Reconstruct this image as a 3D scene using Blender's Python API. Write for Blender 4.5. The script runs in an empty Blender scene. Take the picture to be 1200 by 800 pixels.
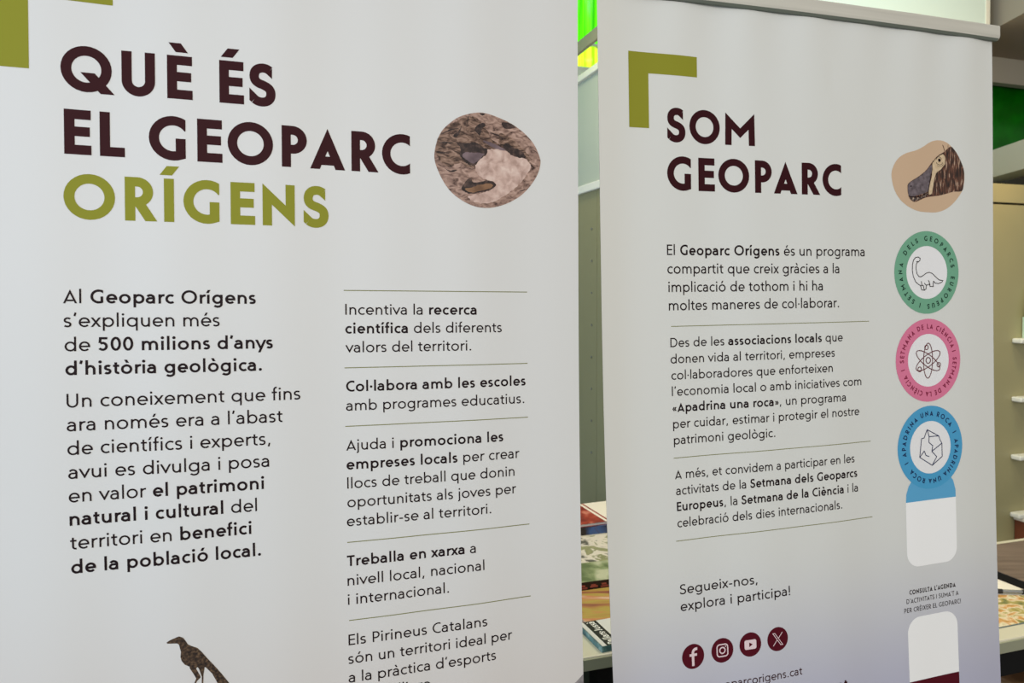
import bpy, bmesh, math, random
from math import sin, cos, tan, atan, atan2, pi, radians, sqrt, hypot
from mathutils import Vector, Matrix, noise
random.seed(7)
C = bpy.context.scene.collection
sc = bpy.context.scene

# ------------------------------------------------------------------ camera
cam_d = bpy.data.cameras.new('camera'); cam = bpy.data.objects.new('camera', cam_d); C.objects.link(cam)
cam.location = (0, 0, 1.53)
cam.rotation_euler = (radians(89.0), 0, 0)
cam_d.sensor_width = 36.0; cam_d.lens = 25.5
cam_d.shift_y = -45.0/1200.0
cam_d.clip_start = 0.05; cam_d.clip_end = 60
cam_d.dof.use_dof = True; cam_d.dof.focus_distance = 1.12; cam_d.dof.aperture_fstop = 9.0
sc.camera = cam

# ------------------------------------------------------------------ world, lights, exposure
def lin(c):
    return tuple(((x/255)/12.92 if x/255 <= .04045 else ((x/255+.055)/1.055)**2.4) for x in c)
w = bpy.data.worlds.new('world'); sc.world = w; w.use_nodes = True
bg = w.node_tree.nodes['Background']; bg.inputs[0].default_value = (*lin((226, 226, 222)), 1); bg.inputs[1].default_value = 0.50
def area(name, loc, target, sx, sy, col, power):
    d = bpy.data.lights.new(name, 'AREA'); d.shape = 'RECTANGLE'; d.size = sx; d.size_y = sy
    d.color = lin(col); d.energy = power
    o = bpy.data.objects.new(name, d); C.objects.link(o); o.location = loc
    o.rotation_euler = (Vector(target)-Vector(loc)).to_track_quat('-Z', 'Y').to_euler(); return o
area('assumed_left_daylight', (-2.3, 0.0, 1.6), (-0.6, 0.95, 1.4), 1.2, 2.2, (170, 212, 255), 42)  # bluish area light for daylight assumed from the left, no window built
area('front_light', (0.6, -3.2, 2.3), (0.3, 1.2, 1.4), 4.4, 2.2, (255, 249, 241), 75)  # broad area light added behind the camera, aimed at the banners
area('assumed_shelf_light', (2.30, 2.72, 2.55), (2.30, 3.25, 1.9), 0.5, 0.12, (255, 196, 105), 4.2)  # warm lamp assumed above the tan cabinet, only the light is built
area('partition_fill', (1.75, 2.35, 3.40), (1.9, 3.1, 2.3), 0.9, 0.25, (236, 255, 238), 16)  # added fill that brightens the white partition, no fixture built
area('table_light', (1.15, 2.05, 2.75), (1.25, 1.95, 0.75), 0.4, 0.4, (255, 236, 205), 14)  # added warm area light aimed down at the right-hand table, no fixture built
area('left_table_light', (0.1, 2.3, 2.75), (0.22, 2.0, 0.75), 0.3, 0.3, (255, 236, 205), 8)  # added warm area light aimed down at the table in the gap
vs = sc.view_settings
vs.view_transform = 'Standard'; vs.look = 'None'; vs.gamma = 1.0; vs.use_curve_mapping = False; vs.exposure = 0.34

# ------------------------------------------------------------------ materials
def mat(name, col, rough=.5, spec=.5, metal=0.0):
    m = bpy.data.materials.new(name); m.use_nodes = True; b = m.node_tree.nodes['Principled BSDF']
    b.inputs['Base Color'].default_value = (*lin(col), 1); b.inputs['Roughness'].default_value = rough
    b.inputs['Specular IOR Level'].default_value = spec; b.inputs['Metallic'].default_value = metal
    return m
def noisy(name, stops, scale=20, detail=8, rough=.6, spec=.3, coord='Object', stretch=(1, 1, 1), distort=0.0, bump=0.0):
    m = mat(name, stops[0][1], rough, spec); nt = m.node_tree; N = nt.nodes; L = nt.links; b = N['Principled BSDF']
    tc = N.new('ShaderNodeTexCoord'); mp = N.new('ShaderNodeMapping'); mp.inputs['Scale'].default_value = stretch
    nz = N.new('ShaderNodeTexNoise'); nz.inputs['Scale'].default_value = scale; nz.inputs['Detail'].default_value = detail
    nz.inputs['Distortion'].default_value = distort
    r = N.new('ShaderNodeValToRGB'); e = r.color_ramp.elements
    while len(e) < len(stops): e.new(.5)
    for i, (p, c) in enumerate(stops): e[i].position = p; e[i].color = (*lin(c), 1)
    L.new(tc.outputs[coord], mp.inputs[0]); L.new(mp.outputs[0], nz.inputs['Vector'])
    L.new(nz.outputs['Fac'], r.inputs[0]); L.new(r.outputs[0], b.inputs['Base Color'])
    if bump:
        bp = N.new('ShaderNodeBump'); bp.inputs['Strength'].default_value = bump; bp.inputs['Distance'].default_value = .01
        L.new(nz.outputs['Fac'], bp.inputs['Height']); L.new(bp.outputs[0], b.inputs['Normal'])
    return m
def sheet_mat(name, base, foot, v0, v1):
    # white vinyl that fades into a tint at its foot (UV = metres on the sheet)
    m = mat(name, base, .42, .35); nt = m.node_tree; N = nt.nodes; L = nt.links; b = N['Principled BSDF']
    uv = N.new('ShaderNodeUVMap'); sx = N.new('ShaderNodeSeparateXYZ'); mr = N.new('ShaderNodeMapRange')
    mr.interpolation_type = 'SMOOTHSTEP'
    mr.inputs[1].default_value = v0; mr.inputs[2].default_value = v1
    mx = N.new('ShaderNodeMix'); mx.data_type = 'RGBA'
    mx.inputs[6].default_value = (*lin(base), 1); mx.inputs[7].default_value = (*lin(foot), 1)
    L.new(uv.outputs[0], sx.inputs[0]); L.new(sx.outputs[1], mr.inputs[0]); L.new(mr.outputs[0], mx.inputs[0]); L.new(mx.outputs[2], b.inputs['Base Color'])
    return m
def green_pane(name, c0, c1, strength):
    m = bpy.data.materials.new(name); m.use_nodes = True; nt = m.node_tree; N = nt.nodes; L = nt.links; b = N['Principled BSDF']
    tc = N.new('ShaderNodeTexCoord'); mp = N.new('ShaderNodeMapping'); mp.inputs['Scale'].default_value = (1, 1, .02)
    nz = N.new('ShaderNodeTexNoise'); nz.inputs['Scale'].default_value = 55; nz.inputs['Detail'].default_value = 3
    r = N.new('ShaderNodeValToRGB'); r.color_ramp.elements[0].position = .35; r.color_ramp.elements[1].position = .66
    r.color_ramp.elements[0].color = (*lin(c0), 1); r.color_ramp.elements[1].color = (*lin(c1), 1)
    L.new(tc.outputs['Object'], mp.inputs[0]); L.new(mp.outputs[0], nz.inputs['Vector']); L.new(nz.outputs['Fac'], r.inputs[0])
    L.new(r.outputs[0], b.inputs['Base Color']); L.new(r.outputs[0], b.inputs['Emission Color']); b.inputs['Emission Strength'].default_value = strength
    b.inputs['Roughness'].default_value = .3
    return m
M = {}
M['sheet_l'] = sheet_mat('white_vinyl_left', (221, 221, 219), (212, 204, 199), .80, 1.35)  # colour turns slightly warmer towards the foot
M['sheet_r'] = sheet_mat('white_vinyl_right', (221, 222, 218), (182, 182, 203), .92, 1.32)  # printed artwork fades into lavender
M['sheet_back'] = mat('grey_vinyl_back', (150, 150, 150), .7)
M['maroon'] = mat('maroon_ink', (52, 10, 18), .5, .12)
M['olive'] = mat('olive_ink', (143, 143, 44), .5, .12)
M['black_ink'] = mat('black_ink', (30, 18, 22), .5, .12)
M['rule'] = mat('olive_rule_ink', (122, 124, 70), .5, .3)
M['badge_green'] = mat('badge_green', (113, 170, 140), .5, .3)
M['badge_pink'] = mat('badge_pink', (222, 122, 156), .5, .3)
M['badge_blue'] = mat('badge_blue', (74, 160, 206), .5, .3)
M['tab_blue'] = mat('tab_blue', (92, 168, 212), .5, .3)
M['dark_green_ink'] = mat('dark_green_ink', (20, 50, 40), .5, .12)
M['crimson_ink'] = mat('crimson_ink', (130, 26, 62), .5, .12)
M['navy_ink'] = mat('navy_ink', (28, 40, 84), .5, .12)
M['wine_line'] = mat('wine_line_ink', (96, 22, 36), .5, .12)
M['badge_white'] = mat('badge_white', (238, 238, 240), .45, .35)
M['card_white'] = mat('card_white', (250, 250, 250), .45, .35)
M['disc_maroon'] = mat('social_maroon', (84, 14, 30), .5, .12)
M['icon_pink'] = mat('icon_pale', (232, 210, 214), .5, .3)
M['tan_print'] = mat('tan_print', (206, 176, 146), .5, .3)
M['aluminium'] = noisy('satin_aluminium', [(.3, (196, 192, 180)), (.7, (208, 204, 192))], 3, 2, .42, .5, stretch=(1, 1, 30))
M['grip'] = mat('grey_green_shade_strip', (96, 102, 92), .5, .3)  # shade of the rail's underside, put into the colour
M['pole_metal'] = mat('pole_metal', (150, 152, 154), .35, .5, .8)
M['black_plastic'] = mat('black_plastic', (22, 22, 24), .5)

# ------------------------------------------------------------------ object helpers
def link(name, me, m, parent=None):
    o = bpy.data.objects.new(name, me); C.objects.link(o)
    if m is not None:
        for k in (m if isinstance(m, (list, tuple)) else [m]): me.materials.append(k)
    if parent is not None:
        o.parent = parent
        pl = parent.location
        if parent.type == 'EMPTY': o.matrix_parent_inverse = Matrix.Translation(-Vector(pl)) if parent.parent is None and parent.rotation_euler.z == 0 else Matrix()
    return o
def obj(name, bm, m, parent=None, smooth=False):
    bmesh.ops.recalc_face_normals(bm, faces=bm.faces)
    me = bpy.data.meshes.new(name); bm.to_mesh(me); bm.free()
    if smooth:
        for p in me.polygons: p.use_smooth = True
    return link(name, me, m, parent)
def tag(o, label, cat, group=None):
    o['label'] = label; o['category'] = cat
    if group: o['group'] = group
    return o
def thing(name, label, cat, loc, group=None):
    o = bpy.data.objects.new(name, None); C.objects.link(o); o.location = loc; o.empty_display_size = .05
    return tag(o, label, cat, group)
def struct(name, bm, m, parent=None, smooth=False):
    o = obj(name, bm, m, parent, smooth)
    if parent is None: o['kind'] = 'structure'
    return o
PSI = radians(18.0); E1 = Vector((cos(PSI), sin(PSI), 0)); E2 = Vector((-sin(PSI), cos(PSI), 0)); Z = Vector((0, 0, 1))
def R(a, b, z): return E1*a + E2*b + Z*z           # room axes: a along the wall, b into the room
def box(bm, a0, a1, b0, b1, z0, z1, bev=0.0, f=R):
    vs_ = [bm.verts.new(f(a, b, z)) for z in (z0, z1) for b in (b0, b1) for a in (a0, a1)]
    fs = [bm.faces.new([vs_[i] for i in q]) for q in ((0, 2, 3, 1), (4, 5, 7, 6), (0, 1, 5, 4), (2, 6, 7, 3), (0, 4, 6, 2), (1, 3, 7, 5))]
    if bev:
        es = list({e for q in fs for e in q.edges})
        bmesh.ops.bevel(bm, geom=es, offset=bev, segments=2, affect='EDGES', profile=.5)
    return bm
def nb(): return bmesh.new()
def frame(o, rz):                                    # local frame at point o turned by rz about z: (x, y, z) -> world
    c, s = cos(rz), sin(rz)
    return lambda x, y, z: Vector((o[0]+c*x-s*y, o[1]+s*x+c*y, o[2]+z))
def tube(bm, p0, p1, r, n=14):
    p0 = Vector(p0); p1 = Vector(p1); d = (p1-p0).normalized()
    q = d.to_track_quat('Z', 'Y'); ring = []
    for p in (p0, p1): ring.append([bm.verts.new(p + q @ Vector((r*cos(2*pi*i/n), r*sin(2*pi*i/n), 0))) for i in range(n)])
    for i in range(n): bm.faces.new([ring[0][i], ring[0][(i+1) % n], ring[1][(i+1) % n], ring[1][i]])
    bm.faces.new(ring[0][::-1]); bm.faces.new(ring[1]); return bm

# ------------------------------------------------------------------ room shell
M['plaster'] = noisy('pale_plaster', [(.3, (196, 200, 190)), (.7, (214, 216, 206))], 24, 8, .85, .1, bump=.3)
M['floor'] = noisy('grey_floor', [(.3, (120, 116, 110)), (.7, (138, 134, 126))], 6, 6, .35, .4)
M['ceiling'] = mat('grey_brown_ceiling', (150, 140, 130), .9, .1)
M['beam_dark'] = mat('grey_brown_bulkhead', (158, 146, 134), .8, .2)
M['beam_pale'] = mat('pale_grey_beam', (176, 176, 168), .7, .2)
M['rail_grey'] = mat('grey_rail', (150, 142, 128), .6, .3)
struct('floor', box(nb(), -3.5, 6.5, -4.5, 3.4, -.1, 0), M['floor'])
struct('ceiling', box(nb(), -1.0, 6.5, 1.6, 3.4, 3.45, 3.55), M['ceiling'])
bm = nb(); box(bm, -.5, 3.4, 3.25, 3.4, 0, 2.60); box(bm, 3.4, 6.5, 3.25, 3.4, 0, 2.25); box(bm, 3.4, 6.5, 3.25, 3.4, 2.80, 3.3); box(bm, -.5, 6.5, 3.25, 3.4, 3.3, 3.45); box(bm, 1.62, 3.4, 3.25, 3.4, 2.6, 3.3)
struct('wall_back', bm, M['plaster'])
struct('wall_right', box(nb(), 6.4, 6.5, -1.0, 3.25, 0, 3.45), M['plaster'])
def corrugated(a0, a1, b, z0, z1, amp=.012, pitch=.075):
    bm = nb(); n = int((a1-a0)/pitch*8); cols = []
    for i in range(n+1):
        a = a0+(a1-a0)*i/n; d = amp*sin(2*pi*a/pitch)
        cols.append([bm.verts.new(R(a, b+d, z0)), bm.verts.new(R(a, b+d, z1)), bm.verts.new(R(a, b+d+.004, z1)), bm.verts.new(R(a, b+d+.004, z0))])
    for i in range(n):
        for k in range(4): bm.faces.new([cols[i][k], cols[i][(k+1) % 4], cols[i+1][(k+1) % 4], cols[i+1][k]])
    bm.faces.new(cols[0]); bm.faces.new(cols[-1][::-1]); return bm
M['pane_green'] = green_pane('backlit_green_sheet', (40, 172, 4), (108, 240, 24), .95)
M['pane_lime'] = green_pane('backlit_lime_sheet', (150, 220, 10), (226, 250, 70), .95)
M['pane_dark'] = noisy('dark_green_sheet', [(.35, (2, 100, 2)), (.65, (6, 122, 6))], 9, 4, .35, .4)
wf = nb(); box(wf, -.5, 1.62, 3.26, 3.30, 2.60, 2.615); box(wf, -.5, 1.62, 3.26, 3.30, 2.722, 2.732)
w1 = struct('window_1', wf, M['plaster'])
obj('upper_pane', corrugated(-.45, 1.60, 3.285, 2.732, 3.30), M['pane_green'], w1, True)
obj('lower_pane', corrugated(-.45, 1.60, 3.285, 2.615, 2.722), M['pane_lime'], w1, True)
wf = nb(); box(wf, 3.4, 6.3, 3.255, 3.29, 2.25, 2.28)
w2 = struct('window_2', wf, M['rail_grey'])
obj('dark_pane', corrugated(3.42, 6.3, 3.28, 2.28, 2.80, .004, .3), M['pane_dark'], w2, True)
struct('trim_1', box(nb(), 1.185, 1.20, 1.9, 3.25, 2.505, 2.552), M['rail_grey'])            # rail across the lit window
W_ = lambda x, y, z: Vector((x, y, z))
bm = nb()                                                                                     # bulkhead over the right side
pts = [(2.53, 1.7), (5.6, 1.7), (5.6, 5.16), (2.53, 4.24)]
lo = [bm.verts.new((x, y, 2.90)) for x, y in pts]; hi = [bm.verts.new((x, y, 3.449)) for x, y in pts]
bm.faces.new(lo[::-1]); bm.faces.new(hi)
for i in range(4): bm.faces.new([lo[i], lo[(i+1) % 4], hi[(i+1) % 4], hi[i]])
struct('beam_bulkhead', bm, M['beam_dark'])
struct('beam_cross', box(nb(), 3.56, 6.4, 3.195, 3.249, 2.752, 2.925), M['beam_pale'])
bm = nb(); q = [(2.05+.1*y, y) for y in (1.0, 3.85)]                                          # pale beam running into the room
pp = [(q[0][0], q[0][1]), (q[0][0]+.14, q[0][1]), (q[1][0]+.14, q[1][1]+.05), (q[1][0], q[1][1])]
lo = [bm.verts.new((x, y, 2.098)) for x, y in pp]; hi = [bm.verts.new((x, y, 2.235)) for x, y in pp]
bm.faces.new(lo[::-1]); bm.faces.new(hi)
for i in range(4): bm.faces.new([lo[i], lo[(i+1) % 4], hi[(i+1) % 4], hi[i]])
struct('beam_lintel', bm, mat('grey_lintel', (150, 152, 146), .7, .2))
struct('wall_shade_sheet', box(nb(), 3.56, 6.4, 3.235, 3.249, 0, 2.28), mat('dark_grey_shade', (62, 62, 58), .8, .1))  # dark sheet on the wall, painting in the shade below the lintel

# ------------------------------------------------------------------ stroke lettering (every glyph drawn as pen strokes)
XH, CH, AH, DH, OV = .488, .708, .745, -.205, .010
def arc(cx, cy, rx, ry, a0, a1):
    n = max(3, int(abs(a1-a0)/11)); return [(cx+rx*cos(radians(a0+(a1-a0)*i/n)), cy+ry*sin(radians(a0+(a1-a0)*i/n))) for i in range(n+1)]
def bez(p0, p1, p2, p3, n=8):
    return [tuple((1-t)**3*p0[k]+3*(1-t)**2*t*p1[k]+3*(1-t)*t*t*p2[k]+t**3*p3[k] for k in (0, 1)) for t in [i/n for i in range(n+1)]]
def dot(cx, cy, r): return ('poly', [(cx+r*cos(2*pi*i/14), cy+r*sin(2*pi*i/14)) for i in range(14)])
def St(pts, clip=None, closed=False, xc=None): return ('stroke', pts, closed, clip, xc)
def essy(x0, x1, y0, y1, H):
    # spine of an S between centre-line extents, terminals nearly level
    W = x1-x0; h = y1-y0; c = (x0+x1)/2; ym = y0+h*.51
    p = bez((x1-.02*W, y1-.085*h), (x1-.14*W, y1-.03*h), (c+.22*W, y1), (c+.06*W, y1))
    p += bez((c+.06*W, y1), (x0+.22*W, y1), (x0+.03*W, y1-.10*h), (x0+.03*W, y1-.25*h))[1:]
    p += bez((x0+.03*W, y1-.25*h), (x0+.03*W, y1-.42*h), (x0+.28*W, ym+.03*h), (c, ym))[1:]
    p += bez((c, ym), (x1-.25*W, ym-.05*h), (x1, y0+.42*h), (x1, y0+.25*h))[1:]
    p += bez((x1, y0+.25*h), (x1, y0+.09*h), (x1-.2*W, y0), (c-.04*W, y0))[1:]
    p += bez((c-.04*W, y0), (c-.22*W, y0), (x0+.13*W, y0+.03*h), (x0, y0+.095*h))[1:]
    return p
def glyph(ch, w):
    h = w/2; X = XH; c2 = X/2; ry = X/2+OV-h
    S = []
    if ch == ' ': return .27, S
    acc = {'é': ('e', 1), 'è': ('e', -1), 'ó': ('o', 1), 'ò': ('o', -1), 'à': ('a', -1), 'í': ('ı', 1), 'É': ('E', 1), 'È': ('E', -1), 'Í': ('I', 1)}
    if ch in acc:
        b, d = acc[ch]; adv, S = glyph(b, w); S = list(S)
        cap = b.isupper() and b != 'ı'; y0 = (CH if cap else X)+(.055 if cap else .085); y1 = y0+(.15 if cap else .165)
        c = adv/2+(.0 if not cap else .01); t = .075 if cap else .055
        S.append(St([(c-d*t*1.5, y0-.08), (c+d*t*1.5, y1+.08)], (y0, y1))); return adv, S
    if ch == 'o': return .61, [St(arc(.305, c2, .26-h, ry, 0, 360)[:-1], None, True)]
    if ch == 'c': return .47, [St(arc(.295, c2, .25-h, ry, 50, 310))]
    if ch == 'e':
        rx = .245-h; cx = .29
        return .565, [St(arc(cx, c2, rx, ry, 0, 318)), St([(cx-rx, c2-.004), (cx+rx+h, c2-.004)])]
    if ch in 'dqg':
        rx = .25-h; cx = .295; xs = cx+rx; S = [St(arc(cx, c2, rx, ry, 0, 360)[:-1], None, True)]
        if ch == 'd': S.append(St([(xs, 0), (xs, AH)]))
        elif ch == 'q': S.append(St([(xs, DH), (xs, X)]))
        else: S.append(St([(xs, X), (xs, -.03)]+arc(cx+.01, -.03, rx-.01, -.03-DH-h+.01, 360, 212)))
        return xs+h+.075, S
    if ch in 'bp':
        rx = .25-h; xs = .075+h; cx = xs+rx
        return cx+rx+h+.045, [St(arc(cx, c2, rx, ry, 0, 360)[:-1], None, True), St([(xs, 0), (xs, AH)] if ch == 'b' else [(xs, DH), (xs, X)])]
    if ch in 'nhmr':
        xs = .075+h; top = X+OV-h; yc = top-.18
        S = [St([(xs, 0), (xs, AH if ch == 'h' else X)])]
        if ch == 'r': return .345, S+[St(arc(xs+.185, yc, .185, .18, 180, 78))]
        d = .315 if ch == 'm' else .325
        for k in range(2 if ch == 'm' else 1):
            x0 = xs+k*d; S.append(St(arc(x0+d/2, yc, d/2, .18, 180, 0)+[(x0+d, 0)]))
        return xs+d*(2 if ch == 'm' else 1)+h+.07, S
    if ch == 'u':
        x1 = .07+h; x2 = x1+.325; yb = h-OV
        return x2+h+.075, [St([(x1, X)]+arc((x1+x2)/2, yb+.18, (x2-x1)/2, .18, 180, 360)), St([(x2, X), (x2, 0)])]
    if ch == 'a':
        xr = .375; yb = h-OV; yt = .278; my = (yb+yt)/2
        return xr+h+.075, [St(arc(.222, X+OV-h-.15, xr-.222, .15, 150, 0)+[(xr, 0)]),
                           St([(xr, yt), (.25, yt)]+arc(.21, my, .145, (yt-yb)/2, 90, 270)+arc(.21, yb+.14, xr-.21, .14, 270, 352)[1:])]
    if ch == 's': return .415, [St(essy(.045+h*.7, .37-h, h-OV, X+OV-h, h))]
    if ch == 't': return .335, [St([(.15, .61), (.15, .14)]+arc(.27, .14, .12, .14-h+.008, 180, 285)), St([(.025, X-h), (.305, X-h)])]
    if ch == 'f': return .30, [St([(.14, 0), (.14, AH-.13)]+arc(.25, AH-.13, .11, .13-h+.01, 180, 78)), St([(.02, X-h), (.285, X-h)])]
    if ch in 'iıj':
        xs = .075+h; S = [St([(xs, 0), (xs, X)])] if ch != 'j' else [St([(xs, X), (xs, -.09)]+arc(xs-.12, -.09, .12, .115-h+.01, 360, 285))]
        if ch != 'ı': S.append(dot(xs, .645, w*.66))
        return xs+h+.075, S
    if ch == 'l': return .15+w, [St([(.075+h, 0), (.075+h, AH)])]
    if ch == 'v': return .47, [St([(-.045, X+.14), (.235, .055*w/.08), (.515, X+.14)], (0, X))]
    if ch == 'w': return .72, [St([(-.03, X+.14), (.19, .055*w/.08), (.36, X-.02), (.53, .055*w/.08), (.75, X+.14)], (0, X))]
    if ch == 'J': return .42, [St([(.34-h, CH), (.34-h, .17)]+arc(.19, .17, .15-h, .18-h, 360, 205)[1:])]
    if ch == 'x': return .45, [St([(-.02+h*.3, -.08), (.47-h*.3, X+.08)], (0, X)), St([(.47-h*.3, -.08), (-.02+h*.3, X+.08)], (0, X))]
    if ch == 'y': return .47, [St([(.515, X+.14), (.115, DH-.10)], (DH, X)), St([(-.045, X+.14), (.235, .02)], (0, X))]
    # ---- capitals
    K = CH; cr = K/2+OV-h
    if ch == 'O': return .82, [St(arc(.41, K/2, .365-h, cr, 0, 360)[:-1], None, True)]
    if ch == 'Q': return .82, [St(arc(.41, K/2, .365-h, cr, 0, 360)[:-1], None, True), St([(.30, .44), (.81, -.13)], (-.02, .30))]
    if ch == 'C': return .59, [St(arc(.41, K/2, .365-h, cr, 42, 318), None, False, (0, .555))]
    if ch == 'G':
        xb = .60-h; rx = .365-h; a1 = 360-math.degrees(math.acos((xb-.41)/rx))
        return .68, [St(arc(.41, K/2, rx, cr, 36, a1)+[(xb, .50*K)], None, False, (0, .60))]
    if ch == 'S':
        p = essy(.045+h, .475-h, h-OV, K+OV-h, h); a, b = p[0], p[-1]
        e = lambda P, Q: (P[0]+(P[0]-Q[0])/hypot(P[0]-Q[0], P[1]-Q[1])*.2, P[1]+(P[1]-Q[1])/hypot(P[0]-Q[0], P[1]-Q[1])*.2)
        return .515, [St(p[1:-1]), St([e(a, p[1]), p[1]], None, False, (0, .42)), St([p[-2], e(b, p[-2])], None, False, (.05, 1))]
    xs = .085+h
    if ch == 'I': return .17+w, [St([(xs, 0), (xs, K)])]
    if ch == 'E': return .50, [St([(xs, 0), (xs, K)])]+[St([(xs-h, y), (x, y)]) for y, x in ((h, .475), (K*.515, .455), (K-h, .47))]
    if ch == 'F': return .48, [St([(xs, 0), (xs, K)])]+[St([(xs-h, y), (x, y)]) for y, x in ((K*.5, .43), (K-h, .46))]
    if ch == 'L': return .47, [St([(xs, K), (xs, 0)]), St([(xs-h, h), (.455, h)])]
    if ch == 'T': return .50, [St([(.25, 0), (.25, K)]), St([(.015, K-h), (.485, K-h)])]
    if ch in 'PR':
        yb = .37*K+h*.6 if ch == 'P' else .40*K+h*.3; r = (K-h-yb)/2; xr = .505-h
        S = [St([(xs, 0), (xs, K)]), St([(xs, K-h), (xr-r, K-h)]+arc(xr-r, (K-h+yb)/2, r, r, 90, -90)[1:]+[(xs, yb)])]
        if ch == 'R': S.append(St([(.20, yb+.14), (.52-h*.5+.12*.55, -.12)], (0, yb)))
        return (.53 if ch == 'P' else .57), S
    if ch == 'D':
        r = K/2-h; xr = .66-h
        return .71, [St([(xs, 0), (xs, K)]), St([(xs, K-h), (xr-r*.95, K-h)]+arc(xr-r*.95, K/2, r*.95, r, 90, -90)[1:]+[(xs, h)])]
    if ch == 'U':
        x2 = .085+.50-h; yb = h-OV; r = (x2-xs)/2
        return .67, [St([(xs, K), (xs, yb+r)]+arc((xs+x2)/2, yb+r, r, r, 180, 360)[1:]+[(x2, K)])]
    if ch in 'AV':
        W = .60; al = atan(W/2/K); fx = h/cos(al); ay = K-h/sin(al); k = (W/2-fx)/ay
        P = [(.015+fx-k*.1, -.1), (.015+W/2, ay), (.015+W-fx+k*.1, -.1)]; yb = .21*K
        if ch == 'V': return .63, [St([(x, K-y) for x, y in P], (0, K))]
        return .63, [St(P, (0, K)), St([(.015+fx+k*yb, yb), (.015+W-fx-k*yb, yb)])]
    if ch == 'M':
        xl = .075+h; W = .70; xr = .075+W-h; xm = (xl+xr)/2
        vy = .27*K+2.4*h
        ty = K-2.2*h
        for _ in range(6):
            ph = atan2(xm-xl, ty-vy); ty = K-h/tan(ph/2); vy = .22*K+h/sin(ph)
        return .85, [St([(xl-.01, 0), (xl, ty), (xm, vy), (xr, ty), (xr+.01, 0)], (0, K))]
    if ch == 'N':
        xl = .085+h; xr = .085+.53-h; ty = K-2*h
        for _ in range(6):
            ph = atan2(xr-xl, 2*ty-K); ty = K-h/tan(ph/2)
        return .70, [St([(xl, 0), (xl, ty), (xr, K-ty), (xr, K)], (0, K))]
    if ch == 'X': return .56, [St([(.0, -.1), (.56, K+.1)], (0, K)), St([(.56, -.1), (.0, K+.1)], (0, K))]
    # ---- figures and punctuation
    if ch == '0': return .556, [St(arc(.278, K/2, .235-h, cr, 0, 360)[:-1], None, True)]
    if ch == '5': return .556, [St([(.46, K-h), (.15, K-h), (.125, .40)]), St(arc(.25, .225+.005, .225-h, .235-h+.0, 128, -148))]
    if ch == '.': return .28, [dot(.14, w*.62, w*.66)]
    if ch == ',': return .28, [St([(.155, .10), (.10, -.10)])]
    if ch == '’': return .22, [St([(.135, K+.03), (.085, K-.15)])]
    if ch == '-': return .33, [St([(.05, .235), (.28, .235)])]
    if ch == '·': return .22, [dot(.11, .29, w*.66)]
    if ch == '!': return .26, [St([(.13, .2), (.13, K)]), dot(.13, w*.62, w*.66)]
    if ch in '«»':
        S = []
        for x in (.06, .20):
            p = [(x+.13, .38), (x+.03, .235), (x+.13, .09)]
            if ch == '»': p = [(.42-a, b) for a, b in p]
            S.append(St(p))
        return .42, S
    raise ValueError(ch)
def ribbon(pts, w, closed, clip, xc=None):
    # convex quads of a mitred pen stroke, clipped between two horizontals
    pts = [p for i, p in enumerate(pts) if i == 0 or hypot(p[0]-pts[i-1][0], p[1]-pts[i-1][1]) > 1e-5]
    h = w/2; n = len(pts); L_ = []; R_ = []
    for i in range(n):
        p = pts[i]; a = pts[i-1] if (i > 0 or closed) else None; b = pts[(i+1) % n] if (i < n-1 or closed) else None
        def nrm(s, e):
            d = hypot(e[0]-s[0], e[1]-s[1]) or 1e-9; return (-(e[1]-s[1])/d, (e[0]-s[0])/d)
        if a is None: m = nrm(p, b); k = 1
        elif b is None: m = nrm(a, p); k = 1
        else:
            n1 = nrm(a, p); n2 = nrm(p, b); mx, my = n1[0]+n2[0], n1[1]+n2[1]; d = hypot(mx, my) or 1e-9
            m = (mx/d, my/d); k = 1/max(.12, m[0]*n1[0]+m[1]*n1[1])
        L_.append((p[0]+m[0]*h*k, p[1]+m[1]*h*k)); R_.append((p[0]-m[0]*h*k, p[1]-m[1]*h*k))
    out = []
    for i in range(n if closed else n-1):
        j = (i+1) % n; q = [R_[i], R_[j], L_[j], L_[i]]
        if clip or xc:
            for lim, sg, ax in (((clip[0], 1, 1), (clip[1], -1, 1)) if clip else ())+(((xc[0], 1, 0), (xc[1], -1, 0)) if xc else ()):
                r = []
                for k in range(len(q)):
                    A, B = q[k], q[(k+1) % len(q)]; da, db = (A[ax]-lim)*sg, (B[ax]-lim)*sg
                    if da >= 0: r.append(A)
                    if da*db < 0:
                        t = da/(da-db); r.append((A[0]+(B[0]-A[0])*t, A[1]+(B[1]-A[1])*t))
                q = r
                if len(q) < 3: break
        if len(q) >= 3: out.append(q)
    return out
def set_line(text, wr, wb, track=0.0):
    x = 0; bold = False; out = []
    for ch in text:
        if ch == '*': bold = not bold; continue
        w_ = wb if bold else wr; adv, S = glyph(ch, w_)
        for s in S:
            if s[0] == 'poly': out.append([[(p[0]+x, p[1]) for p in s[1]]])
            else: out.append([[(p[0]+x, p[1]) for p in q] for q in ribbon(s[1], w_, s[2], s[3], s[4])])
        x += adv+track
    xs_ = [p[0] for s in out for q in s for p in q]
    return out, min(xs_), max(xs_)

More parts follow.
